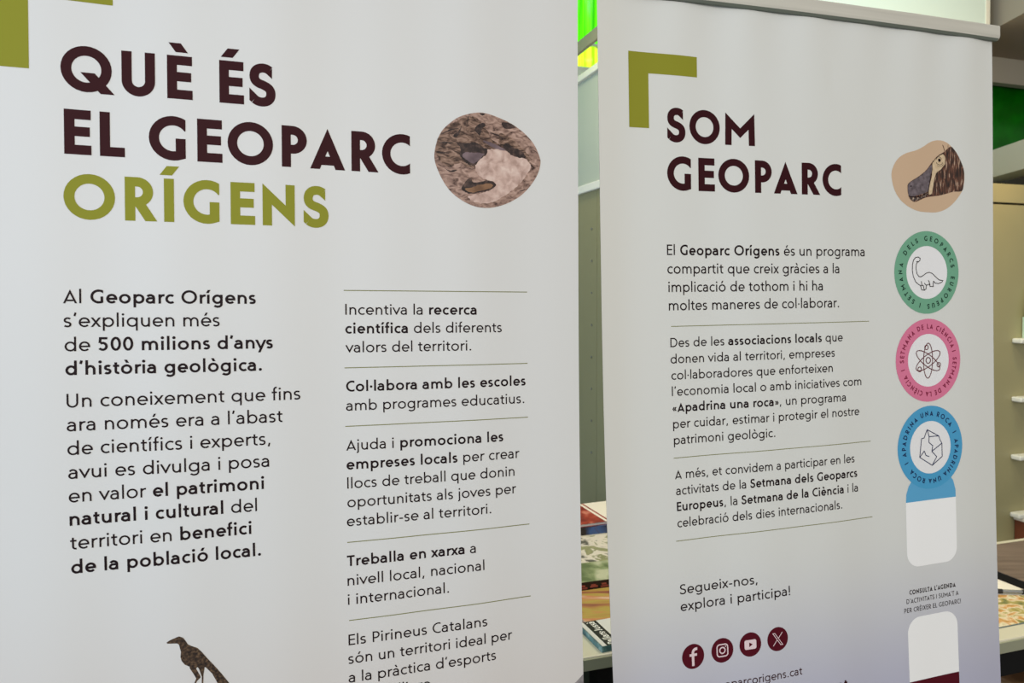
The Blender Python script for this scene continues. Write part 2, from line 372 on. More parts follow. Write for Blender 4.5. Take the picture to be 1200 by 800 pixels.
# ------------------------------------------------------------------ roll-up banners
class Sheet:
    def __init__(s, par, ripple):
        s.o = Vector(par[:3]); yaw, tilt, lean, s.kap, s.k, s.sk = par[3:]; s.W = .85; s.yaw = yaw; s.rip = ripple
        e = Vector((cos(yaw), sin(yaw), 0)); s.n = Vector((sin(yaw), -cos(yaw), 0)); s.e = e
        s.A = e*cos(tilt)+Z*sin(tilt); s.B = -(Z*cos(tilt)-e*sin(tilt))*cos(lean)+s.n*sin(lean)
    def P(s, u, v, off=0.0):
        c = s.kap*4*u*(s.W-u)/s.W**2 + s.rip(u, v)
        d = s.k*max(0, v-.5)**2 + s.sk*v
        if v > 1.3: d = s.k*.64+s.k*1.6*(v-1.3)*max(0, 1-(v-1.3)/1.4)+s.sk*v
        return s.o+s.A*(u+d)+s.B*v+s.n*(c+off)
class Print:
    # one printed part: polygons in sheet metres, a hair in front of the vinyl, UV = (u, v)
    def __init__(s, sheet, layer=1): s.s = sheet; s.bm = bmesh.new(); s.off = .00022*layer; s.k = 0
    def quads(s, Q, up=None):
        s.k += 1; o = s.off+.000006*(s.k % 7)
        for q in Q:
            # cut long pieces so that they follow the sheet
            L = max(hypot(q[i][0]-q[i-1][0], q[i][1]-q[i-1][1]) for i in range(len(q)))
            n = max(1, int(L/.012))
            if n == 1 or len(q) != 4: s._face(q, o); continue
            l1 = hypot(q[0][0]-q[1][0], q[0][1]-q[1][1]); l2 = hypot(q[1][0]-q[2][0], q[1][1]-q[2][1])
            na = max(1, int(l1/.012)); nb_ = max(1, int(l2/.012))
            f = lambda a, b: tuple((q[0][k]*(1-a)+q[1][k]*a)*(1-b)+(q[3][k]*(1-a)+q[2][k]*a)*b for k in (0, 1))
            for i in range(na):
                for j in range(nb_): s._face([f(i/na, j/nb_), f((i+1)/na, j/nb_), f((i+1)/na, (j+1)/nb_), f(i/na, (j+1)/nb_)], o)
    def _face(s, q, o):
        try: s.bm.faces.new([s.bm.verts.new((p[0], p[1], o)) for p in q])
        except ValueError: pass
    def line(s, text, u0, u1, v, em, wr=.088, wb=.120, track=0.0):
        st, a, b = set_line(text, wr, wb, track); k = (u1-u0)/(b-a)
        for Q in st: s.quads([[(u0+(p[0]-a)*k, v-p[1]*em) for p in q] for q in Q])
    def on_circle(s, text, cu, cv, r, em, t0, t1, wr=.11, sx=1.0):
        # text reads clockwise, feet towards the centre; t0, t1 = clockwise angles of the first and last letters
        adv = [glyph(c, wr)[0]+.09 for c in text]; pos = []; x = 0
        for a in adv: pos.append(x+a/2); x += a
        for ch, q0 in zip(text, pos):
            a_, S = glyph(ch, wr)
            th = radians(t0+((t1-t0)*(q0-pos[0])/(pos[-1]-pos[0]) if len(pos) > 1 else 0))
            for t in S:
                Q = [t[1]] if t[0] == 'poly' else ribbon(t[1], wr, t[2], t[3], t[4])
                out = []
                for q in Q:
                    o = []
                    for p in q:
                        lx = (p[0]-a_/2)*em*sx; ly = (p[1]-CH/2)*em
                        o.append((cu+sin(th)*(r+ly)+cos(th)*lx, cv-(cos(th)*(r+ly)-sin(th)*lx)))
                    out.append(o)
                s.quads(out)
    def path(s, pts, w, closed=False): s.quads(ribbon(pts, w, closed, None))
    def ellipse(s, cu, cv, ru, rv, w, rot=0, a0=0, a1=360):
        n = 40; c, q = cos(rot), sin(rot); P = []
        for i in range(n if a1-a0 == 360 else n+1):
            t = radians(a0+(a1-a0)*i/n); x, y = ru*cos(t), rv*sin(t); P.append((cu+c*x-q*y, cv+q*x+c*y))
        s.path(P, w, a1-a0 == 360)
    def disc(s, cu, cv, r0, r1, n=72):
        s.k += 1; o = s.off; m = max(1, int((r1-r0)/.009))
        for j in range(m):
            a, b = r0+(r1-r0)*j/m, r0+(r1-r0)*(j+1)/m
            for i in range(n):
                t0, t1 = 2*pi*i/n, 2*pi*(i+1)/n
                q = [(cu+b*cos(t0), cv+b*sin(t0)), (cu+b*cos(t1), cv+b*sin(t1)), (cu+a*cos(t1), cv+a*sin(t1)), (cu+a*cos(t0), cv+a*sin(t0))]
                s._face(q if a > 1e-6 else q[:3], o)
    def fill(s, pts, smooth=0, jag=0.0, lay=0.0):
        # closed outline -> clean fill; optional Catmull-Rom rounding and jagged edge
        P = pts
        if smooth:
            n = len(P); O_ = []
            for i in range(n):
                p0, p1, p2, p3 = P[i-1], P[i], P[(i+1) % n], P[(i+2) % n]
                for j in range(smooth):
                    t = j/smooth
                    O_.append(tuple(.5*(2*p1[k]+(p2[k]-p0[k])*t+(2*p0[k]-5*p1[k]+4*p2[k]-p3[k])*t*t+(3*p1[k]-p0[k]-3*p2[k]+p3[k])*t**3) for k in (0, 1)))
            P = O_
        if jag: P = [(p[0]+jag*(noise.noise((p[0]*260, p[1]*260, 3.1))+.6*noise.noise((p[0]*800, p[1]*800, 1.7))), p[1]+jag*(noise.noise((p[0]*260, p[1]*260, 9.4))+.6*noise.noise((p[0]*800, p[1]*800, 5.2)))) for p in P]
        b2 = bmesh.new(); vs_ = [b2.verts.new((p[0], p[1], 0)) for p in P]
        es = [b2.edges.new((vs_[i], vs_[(i+1) % len(vs_)])) for i in range(len(vs_))]
        bmesh.ops.triangle_fill(b2, use_beauty=True, use_dissolve=False, edges=es)
        for _ in range(4):
            lg = [e for e in b2.edges if e.calc_length() > .016]
            if not lg: break
            bmesh.ops.subdivide_edges(b2, edges=lg, cuts=1); bmesh.ops.triangulate(b2, faces=[f for f in b2.faces if len(f.verts) > 3])
        for f in b2.faces: s._face([(v.co.x, v.co.y) for v in f.verts], s.off+lay)
        b2.free()
    def build(s, name, m, parent):
        me = bpy.data.meshes.new(name); bm = s.bm
        bmesh.ops.remove_doubles(bm, verts=bm.verts, dist=1e-7)
        uvl = bm.loops.layers.uv.new('UVMap')
        for f in bm.faces:
            for l in f.loops: l[uvl].uv = (l.vert.co.x, l.vert.co.y)
        for v in bm.verts: v.co = s.s.P(v.co.x, v.co.y, v.co.z)
        bm.normal_update()
        for f in bm.faces:
            if f.normal.dot(s.s.n) < 0: f.normal_flip()
        bm.to_mesh(me); bm.free()
        for p in me.polygons: p.use_smooth = True
        return link(name, me, m, parent)
def rrect(u0, v0, u1, v1, r, corners='abcd', n=8):
    P = []
    for c, (cu, cv, a) in zip('abcd', ((u1-r, v0+r, -90), (u1-r, v1-r, 0), (u0+r, v1-r, 90), (u0+r, v0+r, 180))):
        if c in corners: P += [(cu+r*cos(radians(a+90*i/n)), cv+r*sin(radians(a+90*i/n))) for i in range(n+1)]
        else: P.append({'a': (u1, v0), 'b': (u1, v1), 'c': (u0, v1), 'd': (u0, v0)}[c])
    return P
def banner_hardware(root, S, m_sheet):
    zt = S.P(.425, 0).z; vb = zt-.095
    nu, nv = 90, 150; bm = bmesh.new(); uvl = bm.loops.layers.uv.new('UVMap')
    for side, off in ((0, 0.0), (1, -.0006)):
        g = [[bm.verts.new(S.P(.85*i/nu, vb*j/nv, off)) for i in range(nu+1)] for j in range(nv+1)]
        for j in range(nv):
            for i in range(nu):
                q = [g[j][i], g[j+1][i], g[j+1][i+1], g[j][i+1]]; uv = [(.85*i/nu, vb*j/nv), (.85*i/nu, vb*(j+1)/nv), (.85*(i+1)/nu, vb*(j+1)/nv), (.85*(i+1)/nu, vb*j/nv)]
                if side: q = q[::-1]; uv = uv[::-1]
                f = bm.faces.new(q); f.smooth = True; f.material_index = side
                for l, t in zip(f.loops, uv): l[uvl].uv = t
    me = bpy.data.meshes.new('printed_sheet'); bm.to_mesh(me); bm.free()
    link('printed_sheet', me, [m_sheet, M['sheet_back']], root)
    # clamp rail along the top: rounded flat profile
    prof = [(-.006, .006), (.004, .0065), (.0078, .0035), (.0088, -.001), (.0088, -.0175), (.0075, -.0205), (.004, -.022), (-.006, -.022), (-.009, -.019), (-.009, .003)]
    bm = bmesh.new(); rings = []
    for u, k in ((-.0165, .82), (-.015, 1), (.2, 1), (.425, 1), (.65, 1), (.8585, 1), (.860, .82)):
        c = S.o+S.A*u+S.n*(S.kap*4*max(0, u)*max(0, .85-u)/.7225)
        rings.append([bm.verts.new(c+S.n*(.0+p*k)+S.B*(-.008+(q+.008)*k)) for p, q in prof])
    for a, b in zip(rings, rings[1:]):
        for i in range(len(prof)): bm.faces.new([a[i], a[(i+1) % len(prof)], b[(i+1) % len(prof)], b[i]])
    bm.faces.new(rings[0]); bm.faces.new(rings[-1][::-1])
    obj('top_rail', bm, M['aluminium'], root)
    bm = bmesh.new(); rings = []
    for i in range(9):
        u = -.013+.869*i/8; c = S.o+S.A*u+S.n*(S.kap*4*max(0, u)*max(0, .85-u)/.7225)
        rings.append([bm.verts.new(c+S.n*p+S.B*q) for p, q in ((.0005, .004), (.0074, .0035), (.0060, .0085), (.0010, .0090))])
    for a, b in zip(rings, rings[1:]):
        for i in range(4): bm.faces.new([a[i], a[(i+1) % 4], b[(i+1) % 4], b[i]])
    bm.faces.new(rings[0]); bm.faces.new(rings[-1][::-1]); obj('rail_shade_strip', bm, M['grip'], root)  # dark lip added for the shaded lower edge of the rail
    # cassette on the floor, turned feet and the support pole behind
    f0 = S.P(.425, vb); F = frame((f0.x, f0.y, 0), S.yaw)
    bm = bmesh.new(); pr = [(-.05, .018), (-.055, .05), (-.045, .085), (-.01, .100), (.03, .100), (.055, .08), (.06, .05), (.055, .018)]; rr = []
    for x in (-.445, -.44, .44, .445): rr.append([bm.verts.new(F(x, y, z)) for y, z in pr])
    for a, b in zip(rr, rr[1:]):
        for i in range(8): bm.faces.new([a[i], a[(i+1) % 8], b[(i+1) % 8], b[i]])
    bm.faces.new(rr[0]); bm.faces.new(rr[-1][::-1]); obj('base_cassette', bm, M['aluminium'], root)
    for x in (-.3, .3): obj('foot', box(bmesh.new(), x-.03, x+.03, -.13, .12, 0, .018, .004, F), M['aluminium'], root)
    top = S.P(.425, -.012, -.016); obj('support_pole', tube(bmesh.new(), F(0, .02, .09), top, .008), M['pole_metal'], root)

def rip_l(u, v): return .0010*sin(2*pi*(u*3.1+.12*sin(2.1*v)+.1))+.0005*sin(2*pi*(u*7.3+.3))
def rip_r(u, v):
    t = math.exp(-v/.14)
    r = .0010*sin(2*pi*(u*2.7+.15+.10*sin(2*v)))+.0006*sin(2*pi*(u*6.1+.5))+t*.0016*sin(2*pi*(u*8.0+.3*v))
    du, dv = u-.457-.05*(v-.115), v-.115
    return r-.0011*math.exp(-(du/.005)**2-(dv/.026)**2)
SL = Sheet([-.70311, .87179, 2.04349, .32402, -.00931, .00402, .00373, .01723, .01257], rip_l)
SR = Sheet([.13721, 1.18625, 2.02154, .30319, .00892, .00135, .00698, .02628, .00938], rip_r)

# ---- left banner
fl = SL.P(.425, 1.9)
LB = thing('rollup_banner', 'white roll-up banner on the left, headed QUÈ ÉS EL GEOPARC ORÍGENS', 'banner', (fl.x, fl.y, 0))
banner_hardware(LB, SL, M['sheet_l'])
p = Print(SL)
p.quads([[(.0535, .0985), (.2019, .0985), (.2019, .1476), (.0535, .1476)]]); p.quads([[(.0535, .1476), (.1085, .1476), (.1085, .2376), (.0535, .2376)]])
p.build('corner_bracket', M['olive'], LB)
EMH = .0798; WH = .152
p = Print(SL)
for t, a, b, v in (('QUÈ', .1425, .2950, .2600), ('ÉS', .3278, .3990, .2600), ('EL', .1455, .2138, .3402), ('GEOPARC', .2419, .5835, .3402)): p.line(t, a, b, v, EMH, WH, WH, .012)
p.build('heading', M['maroon'], LB)
p = Print(SL); p.line('ORÍGENS', .1439, .4682, .4214, EMH, WH, WH, .012); p.build('heading', M['olive'], LB)
p = Print(SL)
for t, a, b, v in (('Al *Geoparc Orígens*', .1418, .371, .5283), ('s’expliquen més', .1423, .3251, .5584), ('de *500 milions d’anys*', .1428, .3923, .5890), ('*d’història geològica.*', .1432, .3778, .6192)): p.line(t, a, b, v, .0248)
p.build('paragraph', M['black_ink'], LB)
p = Print(SL)
for t, a, b, v in (('Un coneixement que fins', .1439, .4276, .6603), ('ara només era a l’abast', .1435, .4036, .6904), ('de científics i experts,', .1437, .3873, .7206), ('avui es divulga i posa', .144, .3852, .7509),
                   ('en valor *el patrimoni*', .144, .3783, .7809), ('*natural i cultural* del', .1443, .3684, .8105), ('territori en *benefici*', .1443, .361, .8409), ('*de la població local.*', .1447, .3723, .8718)): p.line(t, a, b, v, .0248)
p.build('paragraph', M['black_ink'], LB)
for blk in ((('Incentiva la *recerca*', .4900, .6821, .5433), ('*científica* dels diferents', .4898, .7219, .5699), ('valors del territori.', .4895, .6733, .5967)),
            (('*Col·labora amb les escoles*', .4900, .7601, .6521), ('amb programes educatius.', .4895, .7577, .6792)),
            (('Ajuda i *promociona les*', .489, .7227, .7356), ('*empreses locals* per crear', .489, .7487, .7628), ('llocs de treball que donin', .4895, .7403, .7898), ('oportunitats als joves per', .4892, .7426, .8166), ('establir-se al territori.', .488, .7017, .8435)),
            (('*Treballa en xarxa* a', .4871, .6763, .9005), ('nivell local, nacional', .4872, .6893, .9282), ('i internacional.', .4869, .634, .9556)),
            (('Els Pirineus Catalans', .4866, .6921, 1.0135), ('són un territori ideal per', .4856, .7316, 1.0402), ('a la pràctica d’esports', .4852, .7046, 1.0671), ('a l’aire lliure.', .4850, .6080, 1.0940))):
    p = Print(SL)
    for t, a, b, v in blk: p.line(t, a, b, v, .0217)
    p.build('paragraph', M['black_ink'], LB)
for v in (.5089, .6183, .7012, .8663, .978):
    p = Print(SL); p.quads([[(.4881, v-.0006), (.7635, v-.0006), (.7635, v+.0006), (.4881, v+.0006)]]); p.build('divider_line', M['rule'], LB)
# oval rock photograph
M['rock'] = noisy('printed_rock', [(.28, (58, 42, 38)), (.38, (122, 96, 86)), (.52, (164, 134, 120)), (.70, (196, 164, 150))], 100, 14, .5, .2, 'UV', (.75, 1.4, 1), 1.2)
M['rock_pale'] = noisy('printed_pale_rock', [(.3, (164, 134, 122)), (.5, (206, 176, 164)), (.7, (228, 204, 192))], 75, 12, .5, .3, 'UV', (1, 1, 1), .4)
M['rock_brown'] = noisy('printed_brown_rock', [(.30, (46, 33, 30)), (.42, (94, 72, 62)), (.56, (138, 110, 94)), (.72, (172, 142, 126))], 110, 14, .5, .2, 'UV', (.7, 1.5, 1), 1.4)
M['rock_hollow'] = noisy('printed_rock_hollow', [(.3, (26, 18, 18)), (.5, (54, 40, 38)), (.72, (110, 86, 76))], 110, 10, .5, .3, 'UV')
M['rock_mauve'] = noisy('printed_mauve_rock', [(.3, (78, 62, 68)), (.7, (132, 112, 116))], 55, 6, .5, .3, 'UV')
M['rock_ochre'] = noisy('printed_ochre_rock', [(.3, (92, 62, 44)), (.7, (150, 112, 82))], 50, 6, .5, .3, 'UV')
p = Print(SL)
p.fill([(.6197, .317), (.6214, .2959), (.6297, .2752), (.6439, .2603), (.6604, .2494), (.6849, .2423), (.7028, .2429), (.7233, .2482), (.7417, .2553), (.7603, .2669), (.7756, .2821), (.785, .3013), (.7861, .3123), (.7813, .3281), (.7694, .3464), (.7529, .3627), (.7319, .3747), (.7112, .3817), (.6931, .3835), (.6752, .3806), (.6553, .371), (.64, .358), (.6282, .3396)], 4)
rk = p.build('rock_photo', M['rock'], LB)
p = Print(SL, 2); p.fill([(.6210, .2990), (.6290, .2790), (.6430, .2640), (.6600, .2540), (.6790, .2490), (.6900, .2560), (.6990, .2660), (.7060, .2780), (.7180, .2860), (.7360, .2940), (.7200, .2960), (.6990, .2980), (.6960, .3090), (.6830, .3230), (.6680, .3240), (.6560, .3190), (.6440, .3250), (.6320, .3210), (.6230, .3120)], 8, .0020); p.build('brown_crust', M['rock_brown'], rk)
p = Print(SL, 2); p.fill([(.7200, .2700), (.7340, .2740), (.7500, .2840), (.7640, .2960), (.7700, .3060), (.7600, .3090), (.7440, .3040), (.7300, .2960), (.7200, .2860)], 8, .0016)
p.build('brown_crust', M['rock_brown'], rk)
p = Print(SL, 2.5); p.fill([(.6822, .3192), (.7003, .2964), (.7323, .2962), (.7601, .3051), (.7700, .3159), (.7600, .3343), (.7380, .3560), (.7120, .3720), (.6880, .3770), (.6700, .3680), (.6860, .3630), (.7060, .3560), (.7130, .3470), (.7001, .3419), (.6846, .3339)], 8, .0018); p.build('pale_slab', M['rock_pale'], rk)
def one(q, n, k, name='hollow', m='rock_hollow', lay=3):
    p = Print(SL, lay); p.fill(q, n, k); p.build(name, M[m], rk)
one([(.6437, .2868), (.6500, .2880), (.6546, .2920), (.659, .2985), (.6580, .3090), (.6690, .3190), (.6800, .3215), (.6880, .3120), (.698, .3042), (.7003, .2960), (.6924, .2937), (.6850, .2880), (.6735, .2876), (.6602, .2899)], 8, .0013)
one([(.7277, .2945), (.7415, .3022), (.7531, .3046), (.7625, .3029), (.7555, .2942), (.7416, .2897), (.7324, .2837), (.7251, .2881)], 8, .0012)
one([(.6802, .268), (.6865, .2600), (.6935, .2570), (.6972, .2605), (.6914, .2672), (.6889, .2760), (.6850, .2740)], 8, .0012); one([(.7244, .2535), (.7394, .2544), (.744, .2595), (.7324, .2626), (.7244, .2589)], 8, .0008)
for q, k in (([(.6225, .2930), (.6330, .2895), (.6450, .2900), (.6460, .2915), (.6330, .2915)], .0012), ([(.6880, .2432), (.6965, .2430), (.6930, .2462)], .0004), ([(.6340, .3280), (.6420, .3310), (.6520, .3290), (.6530, .3300), (.6430, .3335)], .0009), ([(.6290, .2790), (.6420, .2710), (.6560, .2680), (.6440, .2725)], .0012),
             ([(.6230, .3060), (.6330, .3040), (.6420, .3060), (.6320, .3070)], .0009), ([(.7690, .2880), (.7790, .2930), (.7800, .2945)], .0005), ([(.6480, .2790), (.6560, .2720), (.6600, .2640), (.6580, .2740), (.6520, .2810)], .0008), ([(.6700, .2500), (.6712, .2500), (.6690, .2640), (.6680, .2640)], .0005), ([(.7500, .3560), (.7600, .3520), (.7580, .3545)], .0005), ([(.7040, .2700), (.7160, .2720), (.7300, .2790), (.7160, .2745)], .0010)): one(q, 6, k)
one([(.6610, .3080), (.6660, .3030), (.6744, .3027), (.6938, .3020), (.6930, .3062), (.6800, .3180), (.6710, .3160)], 8, .0009, 'mauve_shelf', 'rock_mauve', 4)
p = Print(SL, 4); p.fill([(.6935, .2838), (.7027, .2841), (.7293, .2941), (.7185, .2951), (.7049, .2906)], 8, .0009); p.build('mauve_shelf', M['rock_mauve'], rk)
p = Print(SL, 3); p.fill([(.6600, .3556), (.6722, .3402), (.6798, .3468), (.7033, .3422), (.7134, .3475), (.7055, .3554), (.6775, .3633), (.6666, .3620)], 8, .0010); p.build('hollow', M['rock_hollow'], rk)
p = Print(SL, 4); p.fill([(.6650, .3566), (.6750, .3540), (.6860, .3500), (.7023, .3467), (.7084, .3485), (.7025, .3544), (.6775, .3613), (.6696, .3600)], 8, .0009); p.build('ochre_hollow', M['rock_ochre'], rk)
# feathered animal printed at the foot and the corner of the printed ground
M['feather'] = noisy('printed_feathers', [(.32, (28, 20, 18)), (.5, (64, 48, 36)), (.68, (110, 86, 64))], 260, 4, .5, .3, 'UV', (1, 1, 1), .3)
M['grey_print'] = noisy('printed_grey_rock', [(.3, (120, 116, 118)), (.7, (158, 152, 152))], 120, 6, .5, .3, 'UV')
p = Print(SL)
p.fill([(.2521, .9745), (.2564, .972), (.2641, .9692), (.2674, .9683), (.2721, .9705), (.2753, .9752), (.278, .9803), (.2818, .9829), (.2893, .9867), (.2949, .9933), (.3014, 1.0027), (.3099, 1.0141), (.3183, 1.026), (.3278, 1.0408), (.3340, 1.052), (.3190, 1.052), (.3131, 1.0384), (.3067, 1.0242), (.2992, 1.0146), (.2977, 1.0138), (.296, 1.0236), (.2952, 1.0355), (.2950, 1.052), (.2933, 1.052), (.2933, 1.0352), (.2938, 1.0264), (.2905, 1.0148), (.2886, 1.0124), (.2871, 1.0143), (.2921, 1.0251), (.2921, 1.0272), (.2881, 1.0308), (.2861, 1.034), (.2835, 1.041), (.2815, 1.041), (.2842, 1.0337), (.2868, 1.0274), (.2836, 1.0206), (.2795, 1.0131), (.2791, 1.0104), (.2735, 1.0069), (.2698, 1.0016), (.2685, .9962), (.2692, .989), (.2671, .9792), (.2648, .9773), (.2535, .9762)])
p.build('feathered_animal', M['feather'], LB)
p = Print(SL); p.fill([(.8498, 1.1145), (.8455, 1.1182), (.8380, 1.1240), (.8300, 1.130), (.8200, 1.150), (.8498, 1.150)]); p.build('printed_ground', M['grey_print'], LB)

# ---- right banner
fr = SR.P(.425, 1.9)
RB = thing('rollup_banner', 'white roll-up banner headed SOM GEOPARC, with three round coloured badges', 'banner', (fr.x, fr.y, 0))
banner_hardware(RB, SR, M['sheet_r'])
p = Print(SR); p.quads([[(.0540, .0978), (.1816, .0978), (.1816, .1321), (.0540, .1321)]]); p.quads([[(.0540, .1321), (.0900, .1321), (.0900, .2227), (.0540, .2227)]]); p.build('corner_bracket', M['olive'], RB)
p = Print(SR); p.line('SOM', .1233, .2930, .2432, EMH, WH, WH, .012); p.line('GEOPARC', .1221, .4755, .3240, EMH, WH, WH, .012); p.build('heading', M['maroon'], RB)
for em, blk in ((.0250, (('El *Geoparc Orígens* és un programa', .1199, .5287, .4333), ('compartit que creix gràcies a la', .1202, .4695, .4646), ('implicació de tothom i hi ha', .1214, .4324, .4956), ('moltes maneres de col·laborar.', .1221, .4684, .5266))),
                (.0222, (('Des de les *associacions locals* que', .1238, .4761, .5886), ('donen vida al territori, empreses', .1237, .4576, .6162), ('col·laboradores que enforteixen', .1247, .4525, .6438), ('l’economia local o amb iniciatives com', .1250, .5183, .6714), ('«*Apadrina una roca*», un programa', .1254, .4814, .6988), ('per cuidar, estimar i protegir el nostre', .1259, .5124, .7264), ('patrimoni geològic.', .1267, .3268, .7539))),
                (.0222, (('A més, et convidem a participar en les', .127, .4991, .8130), ('activitats de la *Setmana dels Geoparcs*', .1282, .5047, .8404), ('*Europeus*, la *Setmana de la Ciència* i la', .1290, .5054, .8679), ('celebració dels dies internacionals.', .1291, .4678, .8958))),
                (.0240, (('Segueix-nos,', .1297, .282, 1.0111), ('explora i participa!', .1295, .3491, 1.0402)))):
    p = Print(SR)
    for t, a, b, v in blk: p.line(t, a, b, v, em, .090, .122)
    p.build('paragraph', M['black_ink'], RB)
for v in (.5535, .7768, .9189):
    p = Print(SR); p.quads([[(.1257, v-.0006), (.5377, v-.0006), (.5377, v+.0006), (.1257, v+.0006)]]); p.build('divider_line', M['rule'], RB)
# illustration of an animal head on a tan pebble
M['mane'] = noisy('printed_mane', [(.3, (24, 16, 14)), (.46, (66, 44, 36)), (.57, (112, 70, 52)), (.66, (186, 160, 138))], 110, 6, .5, .3, 'UV', (2.6, .45, 1), .5)
M['snout'] = noisy('printed_snout', [(.3, (76, 66, 70)), (.7, (124, 112, 118))], 120, 6, .5, .3, 'UV')
M['mask_tan'] = noisy('printed_mask', [(.3, (198, 172, 138)), (.7, (222, 198, 164))], 140, 4, .5, .3, 'UV')
M['jaw'] = noisy('printed_jaw', [(.4, (40, 28, 26)), (.55, (100, 84, 78)), (.65, (190, 170, 150))], 200, 3, .5, .3, 'UV')
p = Print(SR); p.fill([(.5922, .2831), (.5956, .267), (.6072, .2506), (.6252, .2398), (.6512, .2324), (.6696, .2244), (.6855, .2155), (.7042, .2106), (.7231, .2123), (.7394, .2217), (.7558, .2393), (.7681, .2614), (.7708, .2757), (.7687, .2944), (.7623, .3091), (.7442, .3283), (.725, .3412), (.7033, .3479), (.6819, .3488), (.6555, .3471), (.6322, .3396), (.6117, .3262), (.5979, .3067)], 4)
pb = p.build('pebble_medallion', M['tan_print'], RB)
p = Print(SR, 2); p.fill([(.6294, .2996), (.6377, .2913), (.6587, .2804), (.6772, .2675), (.6906, .2527), (.704, .2409), (.7203, .2319), (.7339, .222), (.7421, .2236), (.7558, .2393), (.7681, .2614), (.7700, .2758), (.7682, .2945), (.7631, .306), (.7416, .3078), (.7197, .3137), (.6981, .3174), (.6768, .3202), (.6609, .3257), (.6465, .3302), (.6362, .3255), (.6303, .3136)], 3, .0003)
p.path([(.7171, .2188), (.7195, .2240), (.7216, .2310)], .0014); p.path([(.7304, .217), (.7300, .2230), (.7303, .2290)], .0014)
p.build('mane', M['mane'], pb)
p = Print(SR, 3); p.fill([(.6300, .2998), (.6380, .2920), (.6590, .2812), (.6775, .2685), (.6892, .2575), (.6905, .2669), (.685, .2834), (.6823, .2977), (.6795, .3089), (.6584, .3160), (.6349, .3205), (.6308, .3136)], 2); p.build('snout', M['snout'], pb)
p = Print(SR, 3); p.fill([(.6336, .3218), (.6505, .3223), (.6663, .3188), (.6795, .3123), (.6768, .3181), (.6583, .3243), (.6452, .3287), (.6375, .3262)], 2, .0002); p.build('jaw', M['jaw'], pb)
p = Print(SR, 4); p.fill([(.6912, .2535), (.7044, .2420), (.7160, .2365), (.7219, .2405), (.7218, .2553), (.7112, .2665), (.7005, .2732), (.6950, .287), (.6900, .3110), (.6812, .3140), (.6842, .2956), (.6897, .2771)], 3); p.build('mask', M['mask_tan'], pb)
p = Print(SR, 5)
p.disc(.7080, .2486, 0, .0034, 20); p.ellipse(.7082, .2500, .0085, .0075, .0009, 0, 20, 160); p.ellipse(.7070, .2480, .0062, .0058, .0009, 0, 185, 350); p.ellipse(.7085, .2520, .0100, .0085, .0007, 0, 30, 130); p.disc(.6371, .3008, 0, .0016, 12)
p.path([(.6310, .3195), (.6420, .3212), (.6560, .3200), (.6700, .3155), (.6800, .3095)], .0014); p.path([(.6896, .2565), (.6905, .2669), (.6850, .2834), (.6823, .2977), (.6795, .3089)], .0008)
p.path([(.6912, .2535), (.7044, .2415), (.7162, .2358), (.7226, .2402), (.7224, .2553), (.7116, .267), (.7008, .2736), (.6954, .287), (.6902, .3112)], .0008)
p.build('pen_lines', M['black_ink'], pb)
# three round badges
def badge(name_ring, m_ring, cu, cv, r, ri, text_parts, m_text, em, wr, sx=1.0):
    p = Print(SR, 2); p.disc(cu, cv, ri-.0005, r); ring = p.build('badge', m_ring, RB)
    p = Print(SR, 1.5); p.disc(cu, cv, 0, ri); p.build('badge_centre', M['badge_white'], ring)
    p = Print(SR, 3)
    for t, t0, t1 in text_parts: p.on_circle(t, cu, cv, (r+ri)/2, em, t0, t1, wr, sx)
    p.build('badge_lettering', m_text, ring); return ring
b1 = badge('g', M['badge_green'], .6757, .4634, .0788, .0509, (('SETMANA', 212, 283), ('DELS', 305, 337), ('GEOPARCS', 358, 439), ('EUROPEUS', 99, 177), ('I', 196, 196)), M['dark_green_ink'], .0132, .135)
g = lambda x, y: (.6750+(x-333)*.000292, .4638+(y-417)*.000224)
p = Print(SR, 3); LW = .0015
p.path([g(*q) for q in ((275, 316), (279, 296), (262, 284), (240, 288), (222, 310), (213, 350), (212, 400), (220, 450), (240, 495), (268, 520), (290, 528))], LW)
p.path([g(*q) for q in ((275, 316), (256, 328), (246, 344), (243, 380), (250, 425), (268, 450), (285, 452), (305, 440), (330, 421), (355, 414), (382, 424), (412, 455), (440, 480), (471, 485), (462, 499), (430, 511), (405, 506), (392, 488))], LW)
p.path([g(*q) for q in ((280, 528), (290, 562), (312, 567), (306, 530), (292, 522), (287, 490))], LW)
p.path([g(*q) for q in ((312, 567), (327, 556), (330, 525), (318, 512), (313, 505))], LW)
p.path([g(*q) for q in ((330, 525), (355, 515), (362, 535), (390, 535), (388, 512), (392, 488))], LW)
p.path([g(*q) for q in ((362, 535), (358, 505), (347, 480))], LW)
p.path([g(*q) for q in ((246, 326), (256, 322), (266, 326))], LW)
p.build('dinosaur_icon', M['black_ink'], b1)
b2 = badge('p', M['badge_pink'], .6779, .6313, .0795, .0510, (('SETMANA DE LA CIÈNCIA', -90.5, 66), ('I', 76, 76), ('SETMANA DE LA CIÈNCIA', 89, 241), ('I', 255, 255)), M['crimson_ink'], .0134, .130, .92)
p = Print(SR, 3)
for rot in (2, 62, -58): p.ellipse(.6768, .6320, .0112, .0335, .0017, radians(rot))
p.build('atom_orbits', M['wine_line'], b2)
p = Print(SR, 4)
for du, dv, r in ((-.0036, -.0254, .0043), (-.0212, .0160, .0045), (.0264, .0090, .0043)): p.ellipse(.6768+du, .6318+dv, r, r, .0016)
p.ellipse(.6772, .6315, .0056, .0056, .0017); p.build('atom_particles', M['wine_line'], b2)
p = Print(SR, 1); p.fill([(.617, .9004), (.618, .885), (.624, .87), (.64, .85), (.72, .85), (.735, .867), (.7405, .885), (.741, .9004)]); p.build('badge_tab', M['tab_blue'], RB)
